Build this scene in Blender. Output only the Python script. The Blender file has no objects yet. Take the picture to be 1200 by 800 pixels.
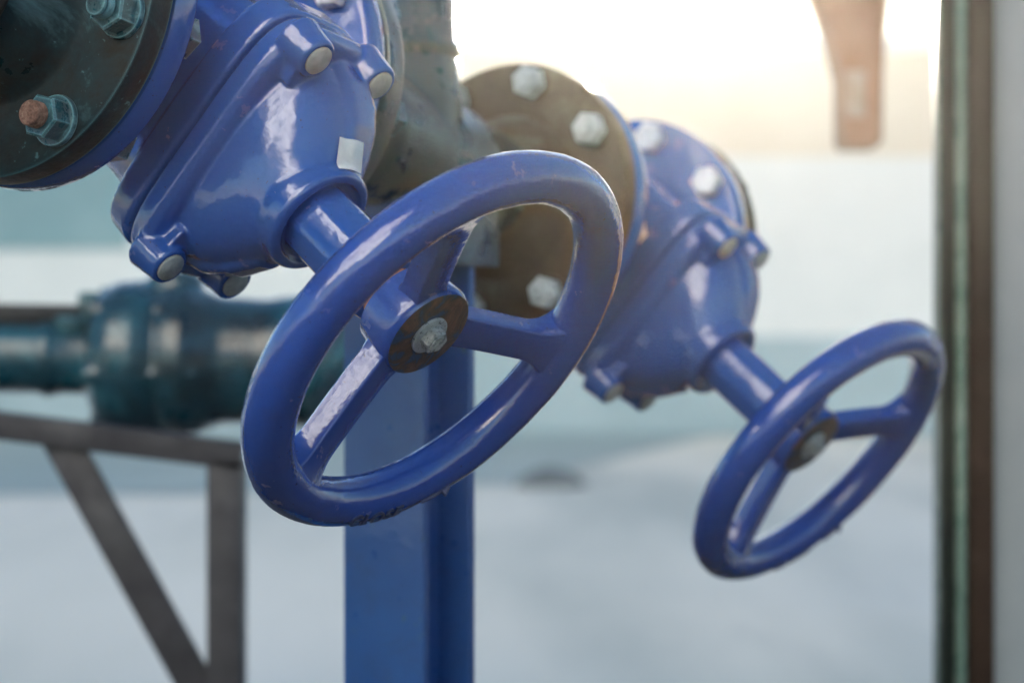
import bpy, bmesh, math, random
from math import sin, cos, pi, radians
from mathutils import Vector, Matrix, noise
from mathutils.bvhtree import BVHTree
random.seed(4)
scn = bpy.context.scene
COL = scn.collection
CZ = .45                     # camera height above the ground
F = 2600.0                    # focal length in photo pixels (1200 wide)

def at(x, y, Y):              # photo pixel at distance Y -> world point
    return Vector(((x-600)/F*Y, Y, CZ+(400-y)/F*Y))

# ------------------------------------------------------------------ materials
def newmat(name):
    m = bpy.data.materials.new(name); m.use_nodes = True
    nt = m.node_tree
    for n in list(nt.nodes): nt.nodes.remove(n)
    out = nt.nodes.new('ShaderNodeOutputMaterial')
    b = nt.nodes.new('ShaderNodeBsdfPrincipled')
    nt.links.new(b.outputs[0], out.inputs[0])
    return m, nt, b
def N(nt, t, **kw):
    n = nt.nodes.new(t)
    for k, v in kw.items():
        if k in n.inputs: n.inputs[k].default_value = v
        else: setattr(n, k, v)
    return n
def ramp(nt, fac, stops):
    r = nt.nodes.new('ShaderNodeValToRGB')
    el = r.color_ramp.elements
    el[0].position, el[1].position = stops[0][0], stops[-1][0]
    el[0].color, el[1].color = stops[0][1], stops[-1][1]
    for p_, c in stops[1:-1]:
        e = el.new(p_); e.color = c
    nt.links.new(fac, r.inputs[0]); return r
def g(v): return (v, v, v, 1)
def noise_(nt, scale, detail=4, rough=.55, off=0, vec=None, dist=0):
    if vec is None:
        tc = N(nt, 'ShaderNodeTexCoord'); vec = tc.outputs['Object']
    if off:
        mp = N(nt, 'ShaderNodeMapping'); mp.inputs['Location'].default_value = (off, off*.7, off*1.3)
        nt.links.new(vec, mp.inputs[0]); vec = mp.outputs[0]
    n = N(nt, 'ShaderNodeTexNoise', Scale=scale, Detail=detail, Roughness=rough, Distortion=dist)
    nt.links.new(vec, n.inputs['Vector']); return n
def mix(nt, fac, a, b_):
    m = nt.nodes.new('ShaderNodeMix'); m.data_type = 'RGBA'
    if hasattr(fac, 'links'): nt.links.new(fac, m.inputs[0])
    else: m.inputs[0].default_value = fac
    for s, i in ((a, 6), (b_, 7)):
        if hasattr(s, 'links'): nt.links.new(s, m.inputs[i])
        else: m.inputs[i].default_value = s
    return m.outputs[2]

def paint(name, col, col2, rough=.20, peel=.22, lumps=.10, chips=None, chip_at=.70, coat=1.0, spec=.5, dirt=.0, scale=1.0):
    m, nt, b = newmat(name)
    v = noise_(nt, 9*scale, 2, .5)
    f1 = ramp(nt, v.outputs[0], [(.25, g(0)), (.75, g(1))])
    c = mix(nt, f1.outputs[0], (*col, 1), (*col2, 1))
    r0 = ramp(nt, noise_(nt, 60*scale, 4, .6, 3).outputs[0], [(.3, g(rough*.75)), (.75, g(min(1, rough*1.5)))])
    rsock = r0.outputs[0]
    if dirt:
        d = ramp(nt, noise_(nt, 22*scale, 8, .72, 9, dist=.6).outputs[0], [(.50, g(0)), (.72, g(dirt))])
        c = mix(nt, d.outputs[0], c, (.035, .045, .06, 1))
    if chips:
        k = ramp(nt, noise_(nt, 75*scale, 7, .62, 17).outputs[0], [(chip_at, g(0)), (chip_at+.025, g(1))])
        c = mix(nt, k.outputs[0], c, (*chips, 1))
        rsock = mix(nt, k.outputs[0], rsock, g(.45))
        k2 = ramp(nt, noise_(nt, 420*scale, 3, .5, 5).outputs[0], [(.70, g(0)), (.73, g(.8))])
        c = mix(nt, k2.outputs[0], c, (.02, .025, .04, 1))
    nt.links.new(c, b.inputs['Base Color']); nt.links.new(rsock, b.inputs['Roughness'])
    b.inputs['Coat Weight'].default_value = coat; b.inputs['Coat Roughness'].default_value = .025; b.inputs['Coat IOR'].default_value = 1.52
    b.inputs['Specular IOR Level'].default_value = spec
    n1 = noise_(nt, 210*scale, 2, .5, 1); n2 = noise_(nt, 38*scale, 3, .5, 2)
    b1 = N(nt, 'ShaderNodeBump', Strength=peel, Distance=.0004); nt.links.new(n1.outputs[0], b1.inputs['Height'])
    b2 = N(nt, 'ShaderNodeBump', Strength=lumps, Distance=.0022); nt.links.new(n2.outputs[0], b2.inputs['Height'])
    nt.links.new(b2.outputs[0], b1.inputs['Normal'])
    nt.links.new(b1.outputs[0], b.inputs['Normal']); nt.links.new(b1.outputs[0], b.inputs['Coat Normal'])
    return m

def weathered(name, c1, c2, c3, s=30, rough=.55, bump=.6, t=(.38, .55, .70), coat=0, metallic=0, edge=0):
    """three-tone weathered surface: base, worn, crust"""
    m, nt, b = newmat(name)
    n = noise_(nt, s, 9, .68, 4, dist=.4)
    r = ramp(nt, n.outputs[0], [(t[0], (*c1, 1)), (t[1], (*c2, 1)), (t[2], (*c3, 1))])
    sp = ramp(nt, noise_(nt, s*9, 4, .6, 8).outputs[0], [(.66, g(0)), (.72, g(.7))])
    c = mix(nt, sp.outputs[0], r.outputs[0], (*c3, 1))
    if edge:                                            # paint worn to a lighter coat along the edges
        bv = N(nt, 'ShaderNodeBevel', Radius=edge); bv.samples = 4
        ge = N(nt, 'ShaderNodeNewGeometry'); dt = N(nt, 'ShaderNodeVectorMath', operation='DOT_PRODUCT')
        nt.links.new(bv.outputs[0], dt.inputs[0]); nt.links.new(ge.outputs['Normal'], dt.inputs[1])
        ad = N(nt, 'ShaderNodeMath', operation='MULTIPLY_ADD'); ad.inputs[1].default_value = .12
        nt.links.new(n.outputs[0], ad.inputs[0]); nt.links.new(dt.outputs['Value'], ad.inputs[2])
        er = ramp(nt, ad.outputs[0], [(.94, g(1)), (1.03, g(0))])
        c = mix(nt, er.outputs[0], c, (*c3, 1))
    nt.links.new(c, b.inputs['Base Color'])
    rr = ramp(nt, noise_(nt, s*2, 5, .6, 6).outputs[0], [(.3, g(rough*.6)), (.7, g(min(1, rough*1.35)))])
    nt.links.new(rr.outputs[0], b.inputs['Roughness'])
    b.inputs['Coat Weight'].default_value = coat; b.inputs['Metallic'].default_value = metallic
    b.inputs['Coat Roughness'].default_value = .15
    bp = N(nt, 'ShaderNodeBump', Strength=bump, Distance=.0015)
    nt.links.new(noise_(nt, s*4, 8, .65, 2).outputs[0], bp.inputs['Height'])
    nt.links.new(bp.outputs[0], b.inputs['Normal'])
    return m

BLUE = paint('blue_enamel', (.014, .080, .34), (.018, .094, .38), peel=.42, lumps=.20, chips=(.05, .03, .03), chip_at=.775)
BLUEW = paint('blue_enamel_wheel', (.014, .060, .31), (.018, .074, .37), rough=.20, peel=.42, lumps=.34, chips=(.035, .025, .03), chip_at=.75, dirt=.3)
GRIME = paint('grimy_blue_lettering', (.015, .03, .09), (.03, .06, .18), rough=.4, dirt=.8)
POST = paint('blue_post_paint', (.014, .072, .26), (.026, .105, .32), rough=.36, peel=.3, lumps=.4, chips=(.05, .12, .17), chip_at=.66, coat=.3, dirt=.35)
TEAL = weathered('teal_flange_paint', (.008, .007, .007), (.004, .024, .034), (.07, .20, .24), s=17, rough=.42, coat=.35, t=(.40, .56, .80), edge=.0025)
PIPEB = weathered('brown_black_pipe', (.022, .017, .015), (.020, .024, .026), (.03, .09, .11), s=17, rough=.5, coat=.2, t=(.40, .60, .82))
TEALN = weathered('teal_nut_paint', (.012, .045, .062), (.020, .085, .11), (.20, .46, .52), s=60, rough=.33, coat=.6, t=(.36, .56, .80), edge=.0022)
TEALP = weathered('teal_pipe_paint', (.016, .030, .030), (.010, .055, .064), (.05, .16, .17), s=9, rough=.3, bump=.2, coat=.5, t=(.36, .56, .80))
BROWNF = weathered('glow_brown_flange', (.060, .036, .018), (.080, .050, .026), (.11, .10, .065), s=22, rough=.55, coat=.1)  # warm glow on the rear flange put into its brown colour
TEALB = weathered('dark_teal_paint', (.008, .018, .026), (.006, .050, .078), (.03, .18, .24), s=12, rough=.32, coat=.6, t=(.36, .54, .74))
RUSTB = weathered('rusty_bolt_end', (.16, .075, .055), (.34, .18, .13), (.50, .33, .26), s=300, rough=.9, bump=1)
GASKET = weathered('gasket_rubber', (.018, .016, .015), (.035, .03, .026), (.08, .05, .03), s=60, rough=.8)
GASKB = weathered('rusty_gasket', (.05, .028, .018), (.12, .07, .04), (.22, .15, .09), s=60, rough=.8)
ZINC = weathered('galvanised_bolt', (.55, .58, .57), (.68, .71, .70), (.8, .82, .82), s=90, rough=.34, metallic=.2, coat=.5)
CAPM = weathered('grey_bolt_cap', (.30, .33, .31), (.42, .46, .43), (.50, .53, .49), s=90, rough=.6, bump=.5)
STEEL = weathered('steel_washer', (.55, .57, .57), (.68, .70, .70), (.8, .8, .8), s=200, rough=.35, metallic=.6)
HEX = weathered('hex_head', (.34, .34, .33), (.55, .55, .53), (.78, .78, .76), s=160, rough=.3, metallic=.35)
DARK = weathered('dark_lever_grip', (.008, .008, .010), (.012, .012, .014), (.03, .03, .03), s=30, rough=.5)
FRAME = weathered('grey_brown_primer', (.034, .032, .038), (.048, .045, .052), (.085, .082, .09), s=16, rough=.6)
STK = weathered('white_paper', (.70, .70, .68), (.80, .80, .78), (.86, .86, .85), s=60, rough=.7, bump=.1)
STRUT = weathered('rusty_strut', (.22, .10, .045), (.32, .16, .08), (.40, .24, .13), s=5, rough=.8)
LBL = weathered('dull_label', (.34, .24, .17), (.42, .32, .25), (.5, .40, .33), s=20, rough=.7)
POLEG = weathered('dark_green_profile', (.008, .012, .010), (.012, .020, .015), (.03, .04, .03), s=9, rough=.5, coat=.1)
POLEH = weathered('green_highlight_strip', (.10, .17, .13), (.16, .24, .19), (.30, .36, .30), s=9, rough=.3, coat=.5)  # lighter green carries the post's painted highlight
POLEB = weathered('brown_profile', (.030, .016, .010), (.045, .024, .015), (.07, .04, .03), s=7, rough=.6)
PANEL = weathered('pale_panel', (.32, .35, .37), (.37, .40, .42), (.42, .45, .47), s=2.2, rough=.6, bump=.05)

# hub face: rusty brown with remains of blue paint
def hubface():
    m, nt, b = newmat('rusty_hub_face')
    n = noise_(nt, 55, 7, .65, 3, dist=.8)
    r = ramp(nt, n.outputs[0], [(.34, (.018, .050, .16, 1)), (.455, (.025, .055, .13, 1)), (.475, (.040, .030, .026, 1)), (.66, (.19, .085, .05, 1)), (.80, (.24, .18, .14, 1))])
    sp = ramp(nt, noise_(nt, 260, 5, .7, 5, dist=1.2).outputs[0], [(.60, g(0)), (.68, g(.75))])
    c = mix(nt, sp.outputs[0], r.outputs[0], (.015, .012, .012, 1))
    nt.links.new(c, b.inputs['Base Color'])
    b.inputs['Roughness'].default_value = .55; b.inputs['Coat Weight'].default_value = .2
    bp = N(nt, 'ShaderNodeBump', Strength=.8, Distance=.0014)
    nt.links.new(n.outputs[0], bp.inputs['Height']); nt.links.new(bp.outputs[0], b.inputs['Normal'])
    return m
HUBF = hubface()
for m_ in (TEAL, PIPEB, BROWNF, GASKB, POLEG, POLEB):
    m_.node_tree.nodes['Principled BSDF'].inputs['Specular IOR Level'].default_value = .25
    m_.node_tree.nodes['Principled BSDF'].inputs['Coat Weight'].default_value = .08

# ------------------------------------------------------------------ helpers
def finish(name, bm, mats, parent=None, smooth=True, angle=None):
    me = bpy.data.meshes.new(name)
    bm.normal_update(); bm.to_mesh(me); bm.free()
    if not isinstance(mats, (list, tuple)): mats = [mats]
    for m in mats: me.materials.append(m)
    if smooth:
        for p_ in me.polygons: p_.use_smooth = True
        if angle: me.set_sharp_from_angle(angle=radians(angle))
    o = bpy.data.objects.new(name, me); COL.objects.link(o)
    if parent is not None: o.parent = parent
    return o
def tag(o, label=None, cat=None, group=None, kind=None):
    if label: o['label'] = label
    if cat: o['category'] = cat
    if group: o['group'] = group
    if kind: o['kind'] = kind
    return o
def empty(name, M, label, cat, group=None):
    o = bpy.data.objects.new(name, None); COL.objects.link(o); o.empty_display_size = .03
    o.matrix_world = M
    return tag(o, label, cat, group)
def sub(name, M, parent):
    o = bpy.data.objects.new(name, None); COL.objects.link(o); o.empty_display_size = .02
    o.parent = parent; o.matrix_local = M; return o
def new(): return bmesh.new()

def lathe(bm, prof, axis='Z', seg=64, M=None, caps=True, mat=0):
    """prof: list (r, h) along the axis"""
    rings = []
    for r, h in prof:
        ring = []
        for i in range(seg):
            a = 2*pi*i/seg
            v = Vector((r*cos(a), r*sin(a), h))
            if axis == 'X': v = Vector((v.z, v.x, v.y))
            if M is not None: v = M @ v
            ring.append(bm.verts.new(v))
        rings.append(ring)
    for a, b in zip(rings, rings[1:]):
        for i in range(seg):
            f = bm.faces.new((a[i], a[(i+1) % seg], b[(i+1) % seg], b[i])); f.material_index = mat
    if caps:
        f = bm.faces.new(list(reversed(rings[0]))); f.material_index = mat
        f = bm.faces.new(rings[-1]); f.material_index = mat
    bmesh.ops.recalc_face_normals(bm, faces=bm.faces[:])
def box(bm, x0, x1, y0, y1, z0, z1, bevel=0, M=None, seg=2):
    t = bmesh.new()
    bmesh.ops.create_cube(t, size=1)
    for v in t.verts:
        v.co = Vector(((x0+x1)/2+v.co.x*(x1-x0), (y0+y1)/2+v.co.y*(y1-y0), (z0+z1)/2+v.co.z*(z1-z0)))
    if bevel: bmesh.ops.bevel(t, geom=t.edges[:], offset=bevel, segments=seg, profile=.5, affect='EDGES')
    merge(bm, t, M)
def merge(bm, t, M=None):
    me = bpy.data.meshes.new('tmp'); 
    if M is not None: bmesh.ops.transform(t, matrix=M, verts=t.verts)
    t.to_mesh(me); t.free(); bm.from_mesh(me); bpy.data.meshes.remove(me)
def loft(bm, secs, seg=72, M=None):
    """secs: (z, a, b, power, cx, cy) superellipse sections"""
    rings = []
    for s in secs:
        z, a, b, pw = s[:4]; cx, cy = (s[4], s[5]) if len(s) > 4 else (0, 0)
        ring = []
        for i in range(seg):
            t = 2*pi*i/seg
            ct, st = cos(t), sin(t)
            x = a*math.copysign(abs(ct)**(2/pw), ct)+cx; y = b*math.copysign(abs(st)**(2/pw), st)+cy
            v = Vector((x, y, z))
            if M is not None: v = M @ v
            ring.append(bm.verts.new(v))
        rings.append(ring)
    for a, b in zip(rings, rings[1:]):
        for i in range(seg): bm.faces.new((a[i], a[(i+1) % seg], b[(i+1) % seg], b[i]))
    bm.faces.new(list(reversed(rings[0]))); bm.faces.new(rings[-1])
def cast(name, bm, mats, parent, voxel, it=6):
    """fuse overlapping solids into one casting with soft fillets"""
    me = bpy.data.meshes.new('tmp'); bm.normal_update(); bm.to_mesh(me); bm.free()
    o = bpy.data.objects.new('tmp', me); COL.objects.link(o)
    r = o.modifiers.new('r', 'REMESH'); r.mode = 'VOXEL'; r.voxel_size = voxel; r.adaptivity = 0
    s = o.modifiers.new('s', 'SMOOTH'); s.factor = .5; s.iterations = it
    dg = bpy.context.evaluated_depsgraph_get(); dg.update()
    m2 = bpy.data.meshes.new_from_object(o.evaluated_get(dg))
    bpy.data.objects.remove(o); bpy.data.meshes.remove(me)
    m2.name = name
    m2.materials.clear()
    for m in (mats if isinstance(mats, (list, tuple)) else [mats]): m2.materials.append(m)
    for p_ in m2.polygons: p_.use_smooth = True; p_.material_index = 0
    o = bpy.data.objects.new(name, m2); COL.objects.link(o)
    if parent is not None: o.parent = parent
    return o
def rot_z(a): return Matrix.Rotation(a, 4, 'Z')
def rot_x(a): return Matrix.Rotation(a, 4, 'X')
def T(x, y, z): return Matrix.Translation((x, y, z))
def xaxis(x, y, z): return T(x, y, z) @ Matrix.Rotation(pi/2, 4, 'Y')     # local Z -> +X

def copy_tree(o, parent=None):
    c = o.copy(); COL.objects.link(c); c.parent = parent
    for ch in list(o.children): copy_tree(ch, c)
    return c

# ------------------------------------------------------------------ frame of the pipe line
n = Vector((.62142744, -.47293497, -.62462825)).normalized()
p = Vector((-.51257796, -.84837283, .13239101)); p = (p-n*p.dot(n)).normalized()
q = n.cross(p)
HL = .2855
o1 = Vector((-.0387, 1.1795, -.0019+CZ)) - HL*n
PITCH = .5647
o2 = Vector((.2321, 1.6684, -.0833+CZ)) - HL*n
def frame(o): return Matrix(((p.x, q.x, n.x, o.x), (p.y, q.y, n.y, o.y), (p.z, q.z, n.z, o.z), (0, 0, 0, 1)))
M1, M2 = frame(o1), frame(o2)
PHI0 = radians(19)            # bolt phase
def boltpos(k, r=.0895):      # angle from local Z towards local Y
    a = PHI0+k*pi/4
    return r*sin(a), r*cos(a)

# ------------------------------------------------------------------ gate valve
def make_valve():
    root = empty('gate_valve', M1, 'x', 'valve', 'blue gate valves on the pipe line')
    # --- body casting
    b = new()
    lathe(b, [(.060, .084), (.056, .070), (.052, .05), (.050, 0), (.052, -.05), (.056, -.070), (.060, -.084)], 'X')
    loft(b, [(-.085, .012, .030, 2.2), (-.075, .026, .050, 2.4), (-.04, .034, .062, 2.6), (.0, .036, .067, 2.8), (.05, .036, .067, 3), (.084, .038, .069, 3.2)])
    loft(b, [(.074, .040, .074, 3), (.080, .046, .0835, 4.2), (.0975, .047, .0845, 4.2), (.0995, .0455, .083, 4.2)])
    for sx in (-1, 1):                                  # stiffening ribs from housing to flange
        for sy in (-1, 1):
            box(b, .02*sx if sx > 0 else -.082, .082 if sx > 0 else -.02, .050*sy-.003, .050*sy+.003, -.03, .03)
        box(b, .02 if sx > 0 else -.082, .082 if sx > 0 else -.02, -.0035, .0035, .02, .066)
    body = cast('body', b, BLUE, root, .0016, 5)
    # --- flanges
    for s in (1, -1):
        b = new()
        lathe(b, [(.045, s*.0790), (.100, s*.0790), (.1035, s*.0800), (.105, s*.0825), (.105, s*.0955), (.1035, s*.0975), (.045, s*.0975)], 'X', 128)
        fl = finish('flange', b, BLUE, root, angle=50)
    # --- bonnet casting
    b = new()
    loft(b, [(.1012, .045, .0825, 4.2), (.1032, .0465, .084, 4.2), (.1140, .047, .0845, 4.2), (.1185, .0445, .082, 4.2), (.1205, .0405, .078, 3.6)])
    loft(b, [(.112, .0375, .070, 2.7), (.124, .0380, .0685, 2.6), (.134, .0375, .065, 2.5), (.143, .0365, .0595, 2.3), (.151, .0350, .0525, 2.15), (.158, .0335, .0455, 2.0), (.164, .0320, .0390, 2.0), (.169, .0305, .0335, 2.0), (.174, .0295, .030, 2.0)])
    # raised pad towards the far flange, ridge on the near shoulder
    loft(b, [(.112, .0175, .030, 4, -.0125, -.046), (.134, .0175, .030, 4, -.0125, -.0405), (.145, .0170, .028, 4, -.0125, -.0360), (.155, .0160, .026, 3.6, -.0120, -.0290), (.164, .0145, .022, 3.2, -.0105, -.0205), (.171, .012, .018, 2.8, -.008, -.014)])
    loft(b, [(.112, .0150, .030, 4, -.002, .046), (.134, .0150, .030, 4, -.002, .0405), (.150, .0140, .028, 4, -.002, .0310), (.164, .0125, .022, 3.2, -.002, .0200)])
    lathe(b, [(.0330, .158), (.0338, .167), (.0335, .1755), (.0315, .178), (.0270, .1785), (.0262, .170)], 'Z', 72)
    for sx in (-1, 1):
        for sy in (-1, 1):
            M = T(.0295*sx, .0725*sy, 0)
            lathe(b, [(.0150, .112), (.0135, .120), (.0125, .127), (.0118, .1322), (.0104, .1335), (.0090, .1336), (.0088, .1318)], 'Z', 40, M)
            # web between boss and dome
            W = T(.0295*sx, .0725*sy, 0) @ rot_z(math.atan2(-sy*.9, -sx*.25))
            box(b, 0, .020, -.0095, .0095, .112, .1290, M=W)
    bon = cast('bonnet', b, BLUE, root, .00115, 5)
    # --- bolt caps
    for sx in (-1, 1):
        for sy in (-1, 1):
            b = new()
            lathe(b, [(.0086, .128), (.0086, .1338), (.0078, .1345), (.0001, .1349)], 'Z', 32, T(.0295*sx, .0725*sy, 0))
            finish('bolt_cap', b, CAPM, root, angle=40)
    # --- stuffing tube, eight-sided with softened edges
    b = new()
    secs = []
    t = bmesh.new()
    rings = []
    for z, r in ((.165, .0225), (.215, .0222), (.238, .0220), (.2400, .0212)):
        ring = []
        for k in range(8):
            for e in (-.16, -.05, .05, .16):
                a = radians(11)+(k+e*.8)*pi/4
                rr = r*(1.0 if abs(e) < .1 else .993)
                ring.append(t.verts.new((rr*cos(a), rr*sin(a), z)))
        rings.append(ring)
    m = len(rings[0])
    for a_, b_ in zip(rings, rings[1:]):
        for i in range(m): t.faces.new((a_[i], a_[(i+1) % m], b_[(i+1) % m], b_[i]))
    t.faces.new(rings[-1])
    merge(b, t)
    finish('stem_tube', b, BLUE, root, angle=28)
    b = new()
    lathe(b, [(.0165, .239), (.0165, .2445), (.0095, .2450), (.0095, .256)], 'Z', 32)
    finish('stem', b, RUSTB, root, angle=40)
    # --- white sticker on the raised pad
    bvh = BVHTree.FromPolygons([v.co for v in bon.data.vertices], [tuple(f.vertices) for f in bon.data.polygons])
    inv = M1.inverted(); eye = inv @ Vector((0, 0, CZ))
    quad = []
    for px, py in ((397, 161), (425, 168), (422, 204), (396, 198)):     # corners where the sticker lies on the casting
        d = (inv @ at(px, py, 1.25)-eye).normalized()
        h = bvh.ray_cast(eye, d)
        quad.append(h[0])
    nrm = (quad[1]-quad[0]).cross(quad[3]-quad[0]).normalized()
    if nrm.dot(eye-quad[0]) < 0: nrm = -nrm
    b = new(); grid = []; G = 12
    for i in range(G+1):
        row = []
        for j in range(G+1):
            u, v = i/G, j/G
            P = (quad[0]*(1-u)+quad[1]*u)*(1-v)+(quad[3]*(1-u)+quad[2]*u)*v
            h = bvh.ray_cast(P+nrm*.02, -nrm)
            row.append(b.verts.new(h[0]+nrm*.0009 if h[0] else P))
        grid.append(row)
    for i in range(G):
        for j in range(G):
            b.faces.new((grid[i][j], grid[i+1][j], grid[i+1][j+1], grid[i][j+1]))
    stk = finish('sticker', b, STK, root)
    # --- handwheel
    hw = sub('handwheel', Matrix.Identity(4), root)
    b = new(); RW, rt = .110, .0139; A, B = 200, 36
    vs = []
    for i in range(A):
        a = 2*pi*i/A; row = []
        for j in range(B):
            t_ = 2*pi*j/B
            d = Vector((cos(a)*cos(t_), sin(a)*cos(t_), sin(t_)))
            P = Vector((RW*cos(a), RW*sin(a), HL))+d*rt
            dd = .00045*noise.noise(P*28)+.00018*noise.noise(P*95)
            row.append(b.verts.new(P+d*dd))
        vs.append(row)
    for i in range(A):
        for j in range(B):
            b.faces.new((vs[i][j], vs[(i+1) % A][j], vs[(i+1) % A][(j+1) % B], vs[i][(j+1) % B]))
    finish('rim', b, BLUEW, hw)
    for k in range(3):                                   # spokes, flared into rim and hub
        a = radians(69+120*k)
        b = new(); K = 26; prev = None
        for i in range(K+1):
            u = i/K; r = .020+u*(.104-.020)
            fl = max(0, (u-.70)/.30)**2.4; fh = max(0, (.16-u)/.16)**2
            w = .0098+.0120*fl+.003*fh; h = .0078+.0036*fl+.0016*fh
            zc = .2655+(HL-.0008-.2655)*(u**1.15)
            bev = .0014
            prof = [(-w, -h+bev), (-w, h-bev), (-w+bev*.35, h-bev*.35), (-w+bev, h), (w-bev, h), (w-bev*.35, h-bev*.35), (w, h-bev), (w, -h+bev), (w-bev, -h), (-w+bev, -h)]
            ring = [b.verts.new(rot_z(a) @ Vector((r, y_, zc+z_))) for y_, z_ in prof]
            if prev:
                for j in range(len(ring)): b.faces.new((prev[j], ring[j], ring[(j+1) % len(ring)], prev[(j+1) % len(ring)]))
            prev = ring
        bmesh.ops.recalc_face_normals(b, faces=b.faces[:])
        finish('spoke', b, BLUEW, hw, angle=38)
    b = new()
    lathe(b, [(.0240, .2485), (.0262, .2500), (.0268, .254), (.0280, .262), (.0288, .2705), (.0284, .2742), (.0268, .2762)], 'Z', 72, caps=False)
    lathe(b, [(.0268, .2762), (.020, .2768), (.0115, .2768), (.0001, .2768)], 'Z', 72, caps=False, mat=1)
    lathe(b, [(.0001, .2485), (.0240, .2485)], 'Z', 72, caps=False)
    bmesh.ops.remove_doubles(b, verts=b.verts[:], dist=1e-6)
    bmesh.ops.recalc_face_normals(b, faces=b.faces[:])
    finish('hub', b, [BLUEW, HUBF], hw, angle=40)
    b = new()
    lathe(b, [(.0116, .2766), (.0116, .2779), (.0112, .2783), (.004, .2783)], 'Z', 40, T(.0005, 0, 0))
    finish('washer', b, STEEL, hw, angle=40)
    b = new()
    lathe(b, [(.0076, .2780), (.0076, .2832), (.0066, .2842), (.0001, .2845)], 'Z', 6, rot_z(radians(22)))
    lathe(b, [(.0050, .2840), (.0048, .2850), (.0001, .2851)], 'Z', 24)
    finish('hex_bolt', b, HEX, hw, smooth=False)
    # --- cast lettering on the underside of the rim
    def lettering(txt, phi_c, tube_a, size, flip=1):
        cu = bpy.data.curves.new('t', 'FONT'); cu.body = txt; cu.size = size; cu.extrude = .0009; cu.align_x = 'CENTER'; cu.offset = .00025
        cu.space_character = 1.15
        to = bpy.data.objects.new('t', cu); COL.objects.link(to)
        dg = bpy.context.evaluated_depsgraph_get(); dg.update()
        me = bpy.data.meshes.new_from_object(to.evaluated_get(dg)); bpy.data.objects.remove(to)
        b = new(); b.from_mesh(me)
        bmesh.ops.triangulate(b, faces=b.faces[:]); 
        bmesh.ops.subdivide_edges(b, edges=[e for e in b.edges if e.calc_length() > .0025], cuts=2)
        for v in b.verts:
            x, y, z = v.co; y -= size*.35
            ph = phi_c+flip*x/(RW+rt*cos(tube_a)); ta = tube_a+y/rt
            rr = rt+.0002+z
            v.co = Vector(((RW+rr*cos(ta))*cos(ph), (RW+rr*cos(ta))*sin(ph), HL+rr*sin(ta)))
        return finish('cast_lettering', b, GRIME, hw, angle=30)
    lettering('CLOSE', radians(108), radians(80), .0120, 1)
    # arrow under the lettering
    b = new()
    for k in range(14):
        ph = radians(126+k*.7); ta = radians(74)
        if k < 10: box(b, -.0005, .0012, -.0008, .0008, -.0010, .0010, .0003, T(0, 0, 0) @ Matrix.LocRotScale(Vector(((RW+rt*cos(ta))*cos(ph), (RW+rt*cos(ta))*sin(ph), HL+rt*sin(ta))), Matrix.Rotation(ph, 3, 'Z').to_quaternion(), None), 1)
        else:
            w = .0034*(1-(k-10)/4)+.0006
            box(b, -.0016, .0010, -.0008, .0008, -w, w, .0003, Matrix.LocRotScale(Vector(((RW+rt*cos(ta))*cos(ph), (RW+rt*cos(ta))*sin(ph), HL+rt*sin(ta))), Matrix.Rotation(ph, 3, 'Z').to_quaternion(), None), 1)
    finish('cast_arrow', b, GRIME, hw)
    return root
valve1 = make_valve()
tag(valve1, 'large blue gate valve in front, its handwheel nearest the camera, white sticker on its bonnet')
valve2 = copy_tree(valve1)
valve2.matrix_world = M2
tag(valve2, 'smaller looking, blurred blue gate valve behind on the right, without a sticker')
for ch in list(valve2.children):
    if ch.name.startswith('handwheel'): ch.matrix_local = rot_z(radians(17))
    if ch.name.startswith('sticker'): bpy.data.objects.remove(ch)

# ------------------------------------------------------------------ flanged joints
def hexprism(b, r, x0, x1, y, z, ang, cham=.0012, mat=0):
    M = xaxis(0, y, z) @ rot_z(ang)
    s = 1 if x1 > x0 else -1
    lathe(b, [(r, x0), (r, x1-s*cham), (r*.90, x1), (.0001, x1)], 'Z', 6, M, caps=False, mat=mat)
def bolt_set(parent, x_out, s, m_nut, m_wash, m_end=None, long_end=True, inner=.041, m_head=None):
    """eight bolts; s=+1: nut on the +X side at x_out; the head on the other side of the joint"""
    for k in range(8):
        y, z = boltpos(k)
        fb = sub('flange_bolt', T(0, 0, 0), parent)
        rj = random.Random(k*7+int(x_out*1e4))
        b = new()
        lathe(b, [(.0142, 0), (.0145, s*.0012), (.0138, s*.0032), (.0075, s*.0034)], 'Z', 40, xaxis(x_out, y, z))
        finish('washer', b, m_wash, fb, angle=40)
        b = new(); a = rj.uniform(0, 1)
        hexprism(b, .0125, x_out+s*.003, x_out+s*.0145, y, z, a)
        o = finish('nut', b, m_nut, fb, angle=25)
        b = new(); L = .0225 if long_end else .0185
        thr = [(.0072-(.0006 if i_ % 2 else 0), s*(.012+i_*.00085)) for i_ in range(int((L-.0135)/.00085))]      # screw thread
        lathe(b, [(.0072, -s*.010)]+thr+[(.0070, s*(L-.001)), (.0064, s*L), (.0001, s*(L+.0002))], 'Z', 32, xaxis(x_out, y, z))
        finish('stud', b, (m_end[k] if isinstance(m_end, dict) and k in m_end else m_nut), fb, angle=40)
        b = new()                                           # head on the valve side
        xi = x_out-s*inner
        hexprism(b, .0130, xi, xi-s*.0095, y, z, a+.3)
        finish('head', b, m_head or ZINC, fb, angle=25)

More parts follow.
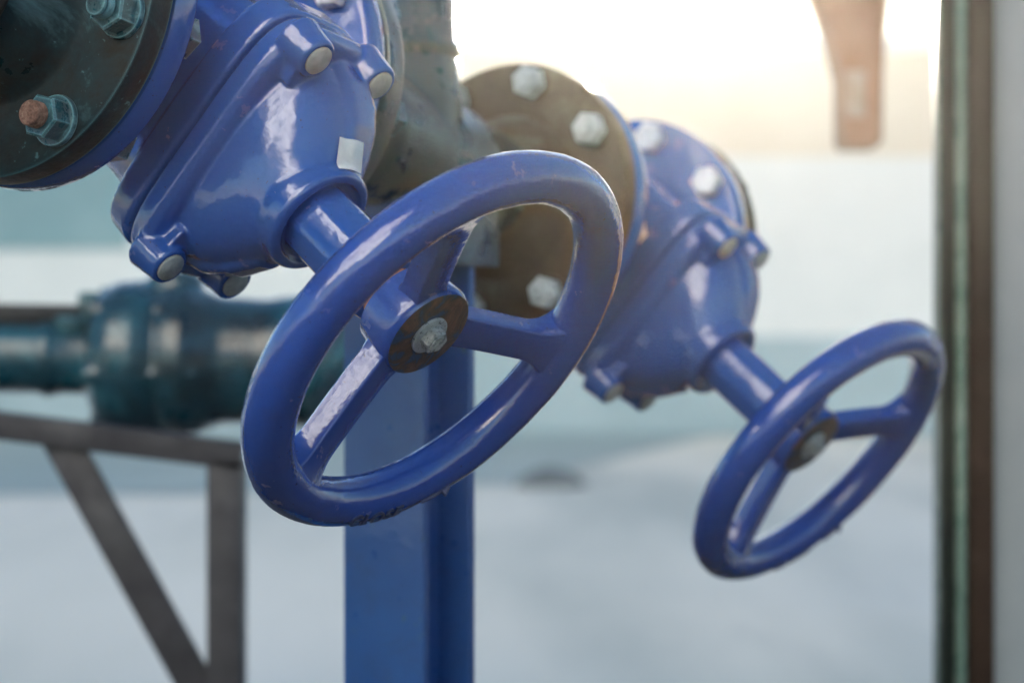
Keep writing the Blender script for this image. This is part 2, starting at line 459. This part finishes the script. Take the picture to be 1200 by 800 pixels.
# inlet pipe: teal flange on the near side of valve 1
inlet = empty('flanged_pipe', M1, 'dark teal flanged pipe with thick nuts, bolted to the front valve at upper left', 'pipe')
b = new()
lathe(b, [(.045, .1002), (.1030, .1002), (.1050, .1015), (.1052, .1100), (.1045, .1172), (.1022, .1188), (.066, .1190), (.0625, .1205), (.056, .130), (.0475, .146), (.0450, .150), (.0445, .156)], 'X', 128, caps=False)
finish('flange', b, TEAL, inlet, angle=40)
b = new(); lathe(b, [(.0445, .156), (.0468, .158), (.0470, .1605), (.0448, .163), (.0445, .166), (.0445, .52)], 'X', 64, caps=False)
finish('pipe', b, PIPEB, inlet, angle=60)
b = new(); lathe(b, [(.045, .0977), (.1000, .0977), (.1000, .1000), (.045, .1000)], 'X', 96); finish('gasket', b, GASKET, inlet, angle=40)
bolt_set(inlet, .1190, 1, TEALN, TEALN, {0: RUSTB}, m_head=TEALN)
for k, ch in enumerate([c for c in inlet.children if c.name.startswith('flange_bolt')]): pass

# tee between the valves
tee = empty('pipe_tee', M1, 'weathered teal pipe tee between the two blue valves with a vertical riser', 'pipe')
b = new()
lathe(b, [(.045, -.1002), (.1030, -.1002), (.1050, -.1015), (.1052, -.1150), (.1035, -.1188), (.064, -.1190), (.056, -.130), (.0475, -.142), (.0440, -.146)], 'X', 128, caps=False)
finish('flange', b, TEALP, tee, angle=40)
b = new(); lathe(b, [(.045, -.0977), (.1012, -.0977), (.1012, -.1000), (.045, -.1000)], 'X', 96); finish('gasket', b, GASKB, tee, angle=40)
# branch up: world vertical in the local frame
MI = M1.to_3x3().inverted()
up = (MI @ Vector((0, 0, 1))).normalized()
d2 = MI @ (o2-o1)                                      # local position of valve 2
x2, y2, z2 = d2
mid = Vector((-.282, y2/2, z2/2))
Mup = T(*mid) @ up.to_track_quat('Z', 'Y').to_matrix().to_4x4()
b = new()
# horizontal run
axr = (Vector((x2+.119, y2, z2))-Vector((-.119, 0, 0)))
Mrun = T(-.119, 0, 0) @ axr.normalized().to_track_quat('Z', 'Y').to_matrix().to_4x4()
LR = axr.length
lathe(b, [(.0435, .01), (.0435, .09), (.046, .10), (.0465, .17), (.047, LR-.125), (.0475, LR-.10), (.0455, LR-.088), (.0430, LR-.080), (.0430, LR-.01)], 'Z', 64, Mrun)
lathe(b, [(.0450, -.01), (.0455, .03), (.0435, .058), (.0425, .064)], 'Z', 64, Mup)
cast('tee_body', b, TEALP, tee, .0016, 8)
b = new()
lathe(b, [(.0415, .060), (.0440, .0655), (.0452, .0685), (.0448, .0710), (.0418, .0745), (.0412, .0780), (.0412, .60)], 'Z', 64, Mup, caps=False)
finish('riser_pipe', b, TEALP, tee, angle=60)
b = new()
Mo2 = T(x2, y2, z2)
lathe(b, [(.0440, .160), (.0475, .152), (.056, .136), (.064, .1195), (.070, .1190), (.1030, .1188), (.1050, .1172), (.1052, .1015), (.1035, .1002), (.045, .1002)], 'X', 128, Mo2, caps=False)
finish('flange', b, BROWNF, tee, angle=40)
b = new(); lathe(b, [(.045, .0977), (.0995, .0977), (.0995, .1000), (.045, .1000)], 'X', 96, Mo2); finish('gasket', b, GASKET, tee, angle=40)
bolt_set(tee, -.1190, -1, TEALN, TEALN)
M2root = M2
# bolts of the second joint sit in the second valve's frame
jb = [c for c in tee.children]
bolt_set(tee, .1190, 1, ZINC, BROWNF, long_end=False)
for c in tee.children:
    if c not in jb: c.matrix_local = Mo2

outlet = empty('outlet_pipe', M2, 'brownish blind flange closing the far side of the rear blue valve', 'pipe')
b = new()
lathe(b, [(.045, -.1002), (.1030, -.1002), (.1050, -.1015), (.1052, -.1150), (.1035, -.1188), (.064, -.1190), (.056, -.130), (.0475, -.142), (.0400, -.146), (.0001, -.147)], 'X', 96, caps=False)
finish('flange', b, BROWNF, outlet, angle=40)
b = new(); lathe(b, [(.045, -.0977), (.1012, -.0977), (.1012, -.1000), (.045, -.1000)], 'X', 96); finish('gasket', b, GASKB, outlet, angle=40)
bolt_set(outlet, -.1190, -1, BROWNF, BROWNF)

# ------------------------------------------------------------------ blue post under the tee
tc = o1+p*(-.282)
yaw = math.atan2(-p.y, -p.x)                            # along the pipe, horizontally
Mp = T(tc.x, tc.y, 0) @ rot_z(yaw)
post = empty('support_post', Mp, 'blue painted H-section steel post standing under the pipe tee', 'post')
ztop = CZ+(400-236)/F*tc.y
b = new(); hs = .0333
box(b, -hs, -hs+.008, -hs, hs, .016, ztop, .0015)
box(b, hs-.008, hs, -hs, hs, .016, ztop, .0015)
box(b, -hs+.0075, hs-.0075, -.008, .008, .012, ztop-.001)
finish('column', b, POST, post, angle=40)
b = new(); box(b, -.07, .07, -.07, .07, .005, .0158, .001); finish('base_plate', b, POST, post, angle=40)
b = new()
box(b, -.034, .056, -.0395, -.0335, ztop-.045, ztop+.010, .001)
box(b, -.034, .056, .0335, .0395, ztop-.045, ztop+.010, .001)
box(b, -.034, .056, -.033, .033, ztop+.0005, ztop+.006, .0008)
finish('saddle', b, TEALB, post, angle=40)

# ------------------------------------------------------------------ blurred ball valve and pipe, left background
YB = 2.35
MB_ = T(0, YB, at(0, 428, YB).z) @ Matrix.Rotation(radians(1), 4, 'Y')
def bx_(px): return (px-600)/F*YB
ball = empty('ball_valve', MB_, 'blurred dark teal ball valve on a horizontal pipe behind, with a black lever', 'valve')
b = new(); lathe(b, [(.0385, bx_(-500)), (.0385, bx_(45)), (.0405, bx_(50)), (.0425, bx_(58)), (.0405, bx_(66)), (.0385, bx_(72)), (.0385, bx_(125))], 'X', 64, caps=False); finish('pipe', b, TEALB, ball, angle=70)
b = new()
lathe(b, [(.040, bx_(104)), (.058, bx_(112)), (.074, bx_(122)), (.082, bx_(140)), (.084, bx_(165)), (.080, bx_(182)), (.074, bx_(190)), (.080, bx_(200)), (.082, bx_(222)), (.076, bx_(238)), (.068, bx_(262)), (.066, bx_(310)), (.070, bx_(338)), (.072, bx_(375)), (.050, bx_(400)), (.040, bx_(440))], 'X', 64)
lathe(b, [(.030, 0), (.030, .085), (.02, .094)], 'Z', 32, T(bx_(205), 0, 0))
for k in range(6):
    a = k*pi/3+.3
    lathe(b, [(.010, bx_(112)), (.010, bx_(240))], 'X', 16, T(0, .070*sin(a), .070*cos(a)))
cast('valve_body', b, TEALB, ball, .003, 6)
b = new(); lathe(b, [(.0385, bx_(430)), (.0385, bx_(530))], 'X', 48, caps=False); finish('outlet', b, TEALB, ball, angle=70)
b = new()
box(b, bx_(-260), bx_(98), -.018, .018, .030, .056, .006)
finish('lever', b, DARK, ball, angle=40)
b = new(); lathe(b, [(.013, .03), (.013, .066), (.010, .070)], 'Z', 6, T(bx_(104), 0, 0)); lathe(b, [(.020, .030), (.022, .034), (.022, .045), (.018, .05)], 'Z', 24, T(bx_(88), -.012, -.006)); finish('lever_nut', b, TEALN, ball, angle=30)

# ------------------------------------------------------------------ steel bracket frame under it
YF = 2.15
def fp(x, y): return at(x, y, YF)
fr = empty('bracket_frame', T(fp(262, 800).x, YF, 0), 'blurred grey brown angle iron frame with a diagonal brace at lower left', 'frame')
def bar(name, a, c, w, parent, d=.05, t=.006):
    """L-section bar from a to c (world), w across in the picture plane"""
    a, c = Vector(a), Vector(c); dirv = (c-a); L = dirv.length
    Mx = Matrix.Translation(a) @ Matrix((( dirv.x/L, 0, -dirv.z/L, 0), (0, 1, 0, 0), (dirv.z/L, 0, dirv.x/L, 0), (0, 0, 0, 1)))
    Mx = parent.matrix_world.inverted() @ Mx
    b = new()
    box(b, 0, L, 0, t, -w/2, w/2, .0012, Mx)
    box(b, 0, L, t+.0003, d, w/2-t, w/2, .0012, Mx)
    return finish(name, b, FRAME, parent, angle=40)
k_ = YF/F
bar('top_rail', fp(-300, 462), fp(284, 536), 31*k_, fr)
bar('leg', fp(262, 541), (fp(262, 800).x, YF, .0), 40*k_, fr)
lo = fp(255, 840)
a = fp(66, 512)+Vector((0, .0075, 0)); c = a+(fp(222, 795)+Vector((0, .0075, 0))-a)*1.13
bar('brace', a, c, 43*k_, fr, d=.012)
bar('lower_rail', (fp(-300, 0).x, YF+.009, c.z-.02), (fp(262, 0).x, YF+.009, c.z-.02), 31*k_, fr)
bar('far_leg', fp(-280, 470)+Vector((0, .008, 0)), (fp(-280, 800).x, YF+.008, 0), 40*k_, fr)

# ------------------------------------------------------------------ right hand door frame profile
YP = 2.05
def px_(x): return (x-600)/F*YP
pole = empty('frame_post', T(px_(1135), YP, 0), 'tall dark green and brown metal frame post at the right edge', 'post')
def pl(name, x0, x1, y0, y1, m, z0=0, z1=2.6, bev=.002):
    b = new(); box(b, px_(x0)-px_(1135), px_(x1)-px_(1135), y0, y1, z0, z1, bev); return finish(name, b, m, pole, angle=40)
pl('green_profile', 1105, 1134, 0, .05, POLEG)
b = new(); lathe(b, [(.0052, 0.0), (.0052, 2.6)], 'Z', 24, T(px_(1126)-px_(1135), -.001, 0)); finish('highlight_bead', b, POLEH, pole, angle=50)  # bead drawn where the post's highlight runs, highlight in its colour
pl('brown_profile', 1134.6, 1164, -.006, .05, POLEB)
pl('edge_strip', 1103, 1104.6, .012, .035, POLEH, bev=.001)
b = new(); box(b, px_(1164.6)-px_(1135), px_(1480)-px_(1135), .012, .020, .05, 2.6, .001); finish('panel', b, PANEL, pole)

# ------------------------------------------------------------------ hanging strut, far
YS = 3.0
def sp(x, y): return at(x, y, YS)
st = empty('hanging_strut', T(sp(1005, 172).x, YS, sp(0, 172).z), 'blurred rusty tapered strut hanging down at top right with a pale label', 'bracket')
b = new()
c0 = sp(1005, 172)
secs = []
for (xl, xr, y_) in ((986, 1024, 174), (981, 1030, 168), (980, 1031, 95), (966, 1034, 45), (949, 1039, 0), (900, 1050, -140)):
    xx = (xl+xr)/2; secs.append((sp(0, y_).z-c0.z, (xr-xl)/2/F*YS, .045, 6, sp(xx, 0).x-c0.x, 0))
loft(b, secs, 40); bmesh.ops.recalc_face_normals(b, faces=b.faces[:]); finish('strut', b, STRUT, st, angle=50)
b = new(); box(b, sp(984, 0).x-c0.x, sp(1007, 0).x-c0.x, -.052, -.0455, sp(0, 142).z-c0.z, sp(0, 88).z-c0.z, .002); finish('label_plate', b, LBL, st)
b = new(); box(b, -.30, .40, -.06, .06, sp(0, -140).z-c0.z, sp(0, -170).z-c0.z, .004); finish('top_beam', b, STRUT, st)

# ------------------------------------------------------------------ ground, painted shade band, low wall
def groundmat():
    m, nt, b = newmat('pale_concrete')
    tc = N(nt, 'ShaderNodeTexCoord')
    mp = N(nt, 'ShaderNodeMapping'); mp.inputs['Scale'].default_value = (1, .16, 1); nt.links.new(tc.outputs['Object'], mp.inputs[0])
    n1 = noise_(nt, 1.7, 4, .5, 3, mp.outputs[0]); n2 = noise_(nt, 3.2, 5, .6, 7, mp.outputs[0])
    r = ramp(nt, n1.outputs[0], [(.30, (.52, .55, .51, 1)), (.50, (.75, .74, .67, 1)), (.70, (.83, .81, .74, 1))])
    st_ = ramp(nt, n2.outputs[0], [(.58, g(0)), (.80, g(.3))])
    c = mix(nt, st_.outputs[0], r.outputs[0], (.22, .26, .28, 1))
    nt.links.new(c, b.inputs['Base Color']); b.inputs['Roughness'].default_value = .8
    return m
GROUND = groundmat()
bm = new(); R_ = 600
for a in range(48):
    pass
bmesh.ops.create_grid(bm, x_segments=1, y_segments=1, size=1)
for v in bm.verts: v.co = Vector((v.co.x*30, -9.3+v.co.y*20.7, 0))
gr = finish('ground', bm, GROUND, None, smooth=False); gr.location = (0, 0, 0)
tag(gr, kind='structure')
def shademat():  # shade lying across the far ground, put into a blue-grey colour
    m, nt, b = newmat('ground_shade_blue')
    n1 = noise_(nt, .25, 6, .6, 3)
    r = ramp(nt, n1.outputs[0], [(.3, (.24, .34, .36, 1)), (.7, (.34, .44, .45, 1))])
    nt.links.new(r.outputs[0], b.inputs['Base Color']); b.inputs['Roughness'].default_value = .5
    return m
bm = new()
pts = []
K = 60
for i in range(K+1):
    x = -40+80*i/K
    x *= .7; _t = min(1, max(0, (x+.25)/1.1)); pts.append((x, 6.5+3.9*_t*_t*(3-2*_t)+.15*1.3*noise.noise(Vector((x*.2, 1, 0)))+.5*noise.noise(Vector((x*.9, 4, 0)))))
top = [bm.verts.new((x, y, .004)) for x, y in pts]; far = [bm.verts.new((x, 11.0, .004)) for x, _ in pts]
for i in range(K): bm.faces.new((top[i], top[i+1], far[i+1], far[i]))
rd = finish('ground_shade_band', bm, shademat(), None, smooth=False); tag(rd, kind='structure')

# unseen dark pad added under the pipework to deepen shade on undersides
def padmat():
    m, nt, b = newmat('bounce_cut_dark')
    c = ramp(nt, noise_(nt, 2.5, 8, .65, 3).outputs[0], [(.3, (.035, .036, .038, 1)), (.7, (.065, .065, .066, 1))])
    nt.links.new(c.outputs[0], b.inputs['Base Color']); b.inputs['Roughness'].default_value = .85
    return m
bm = new(); box(bm, -6, 6, -9, 2.75, -.05, .004)
ap = finish('bounce_cut_pad', bm, padmat(), None, smooth=False); tag(ap, kind='structure')

# dark lump lying on the ground far off
b = new(); lathe(b, [(.10, 0), (.085, .02), (.06, .04), (.03, .055), (.005, .06)], 'Z', 24)
for v in b.verts: v.co += Vector((1, .6, .5))*.05*noise.noise(v.co*9); v.co.x *= 1.1
P = at(645, 566, 6.9); rk = finish('gravel_heap', b, weathered('dark_stone', (.14, .16, .17), (.20, .22, .22), (.28, .28, .28), s=6, rough=.8), None)
rk.location = (P.x, 6.9, 0.003); tag(rk, 'low dark heap of gravel far off on the pale ground beyond the post', 'gravel heap')

# yard wall behind
WALLM = weathered('pale_wall', (.70, .72, .72), (.76, .77, .77), (.82, .82, .81), s=.9, rough=.85, bump=.1, t=(.3, .5, .7))
YW = 11.0
yw = empty('yard_wall', T(0, YW, 0), 'long pale rendered wall far behind the pipework with a cap along its top', 'wall')
wz = CZ+(400-40)/F*YW; wb = CZ+(400-184)/F*YW
b = new(); box(b, -20, 20, 0, .22, 0, wz-.09, .01); finish('wall_face', b, WALLM, yw, smooth=False)
b = new(); box(b, -20, 20, -.010, -.001, wb, wz-.095, .002); finish('warm_haze_band', b, weathered('warm_haze_cream', (.70, .62, .52), (.75, .67, .57), (.80, .73, .64), s=.9, rough=.85, bump=.1), yw, smooth=False)  # warm haze over the upper wall, put into its colour
b = new(); box(b, -20, 20, -.04, .26, wz-.089, wz, .012); finish('coping', b, WALLM, yw, smooth=False)
b = new(); box(b, -20, 20, -.008, -.001, .0, CZ+(400-394)/F*YW, .002); finish('wall_shade_band', b, weathered('blue_grey_shade', (.34, .44, .48), (.40, .50, .54), (.46, .56, .60), s=1.2, rough=.8), yw, smooth=False)  # blue-grey shade band carried up the wall foot as colour
b = new(); box(b, -20, -1.9, -.012, -.001, CZ+(400-292)/F*YW, wb-.005); finish('painted_band', b, weathered('teal_grey_band', (.19, .32, .36), (.23, .37, .41), (.27, .41, .45), s=.8, rough=.8), yw, smooth=False)

# ------------------------------------------------------------------ unseen cloud bank added behind the camera for fill and highlights
FILLCLOUDM, nt, b_ = newmat('fill_cloud')
b_.inputs['Base Color'].default_value = (.84, .88, .93, 1); b_.inputs['Roughness'].default_value = 1; b_.inputs['Specular IOR Level'].default_value = 0
rc = random.Random(11); bm = new()
def puff(az, el, rad, dist=420):
    az, el = radians(az), radians(el)
    P = Vector((sin(az)*cos(el), cos(az)*cos(el), sin(el)))*dist
    t = bmesh.new(); bmesh.ops.create_icosphere(t, subdivisions=3, radius=rad)
    k = Vector((rc.random()*99, rc.random()*99, 0))
    for v in t.verts: v.co += v.co.normalized()*rad*(.22*noise.noise(v.co/rad*1.6+k)+.08*noise.noise(v.co/rad*4+k))
    for v in t.verts: v.co.z *= .7
    merge(bm, t, Matrix.Translation(P))
for i in range(60):
    puff(rc.uniform(-176, -132), rc.uniform(16, 46), rc.uniform(30, 55))
cl = finish('fill_clouds', bm, FILLCLOUDM, None); tag(cl, kind='structure')

# ------------------------------------------------------------------ light
SUN_EL, SUN_AZ = radians(8.6), radians(3.6)           # azimuth from +Y towards +X
SUN_E = 5.0
W = bpy.data.worlds.new('World'); scn.world = W; W.use_nodes = True
nt = W.node_tree
bg = nt.nodes['Background']
sky = nt.nodes.new('ShaderNodeTexSky'); sky.sky_type = 'NISHITA'; sky.sun_disc = False
sky.sun_elevation = SUN_EL; sky.sun_rotation = SUN_AZ
sky.air_density = 1.0; sky.dust_density = .3; sky.ozone_density = 2.5
nt.links.new(sky.outputs[0], bg.inputs[0]); bg.inputs[1].default_value = .05
sd = bpy.data.lights.new('sun', 'SUN'); sd.energy = SUN_E; sd.angle = radians(.6); sd.color = (1, .89, .74)
so = bpy.data.objects.new('sun', sd); COL.objects.link(so)
dirv = Vector((sin(SUN_AZ)*cos(SUN_EL), cos(SUN_AZ)*cos(SUN_EL), sin(SUN_EL)))
so.rotation_euler = dirv.to_track_quat('Z', 'Y').to_euler(); so.location = dirv*20

# ------------------------------------------------------------------ haze
HAZE = .0009
if HAZE:
    bm = new(); box(bm, -31, 31, -31, 12, -1.05, 3.4)
    m = bpy.data.materials.new('haze'); m.use_nodes = True; nt = m.node_tree
    for x in list(nt.nodes): nt.nodes.remove(x)
    out = nt.nodes.new('ShaderNodeOutputMaterial'); v = nt.nodes.new('ShaderNodeVolumePrincipled')
    v.inputs['Color'].default_value = (1, .95, .88, 1); v.inputs['Density'].default_value = HAZE; v.inputs['Anisotropy'].default_value = .86
    nt.links.new(v.outputs[0], out.inputs['Volume'])
    hz = finish('haze', bm, m, None, smooth=False); tag(hz, kind='stuff')

# ------------------------------------------------------------------ camera
cd = bpy.data.cameras.new('camera'); cam = bpy.data.objects.new('camera', cd); COL.objects.link(cam)
cam.location = (0, 0, CZ); cam.rotation_euler = (pi/2, 0, 0)
cd.sensor_width = 36; cd.lens = F/1200*36; cd.clip_end = 3000; cd.clip_start = .05
cd.dof.use_dof = True; cd.dof.focus_distance = 1.18; cd.dof.aperture_fstop = (cd.lens/1000)/.0135
scn.camera = cam
scn.view_settings.view_transform = 'Standard'; scn.view_settings.look = 'None'
scn.view_settings.exposure = 2.45; scn.view_settings.gamma = 1
scn.render.engine = 'CYCLES'
scn.cycles.use_denoising = True
scn.cycles.max_bounces = 6; scn.cycles.volume_bounces = 0; scn.cycles.sample_clamp_indirect = 6
scn.cycles.caustics_reflective = False; scn.cycles.caustics_refractive = False
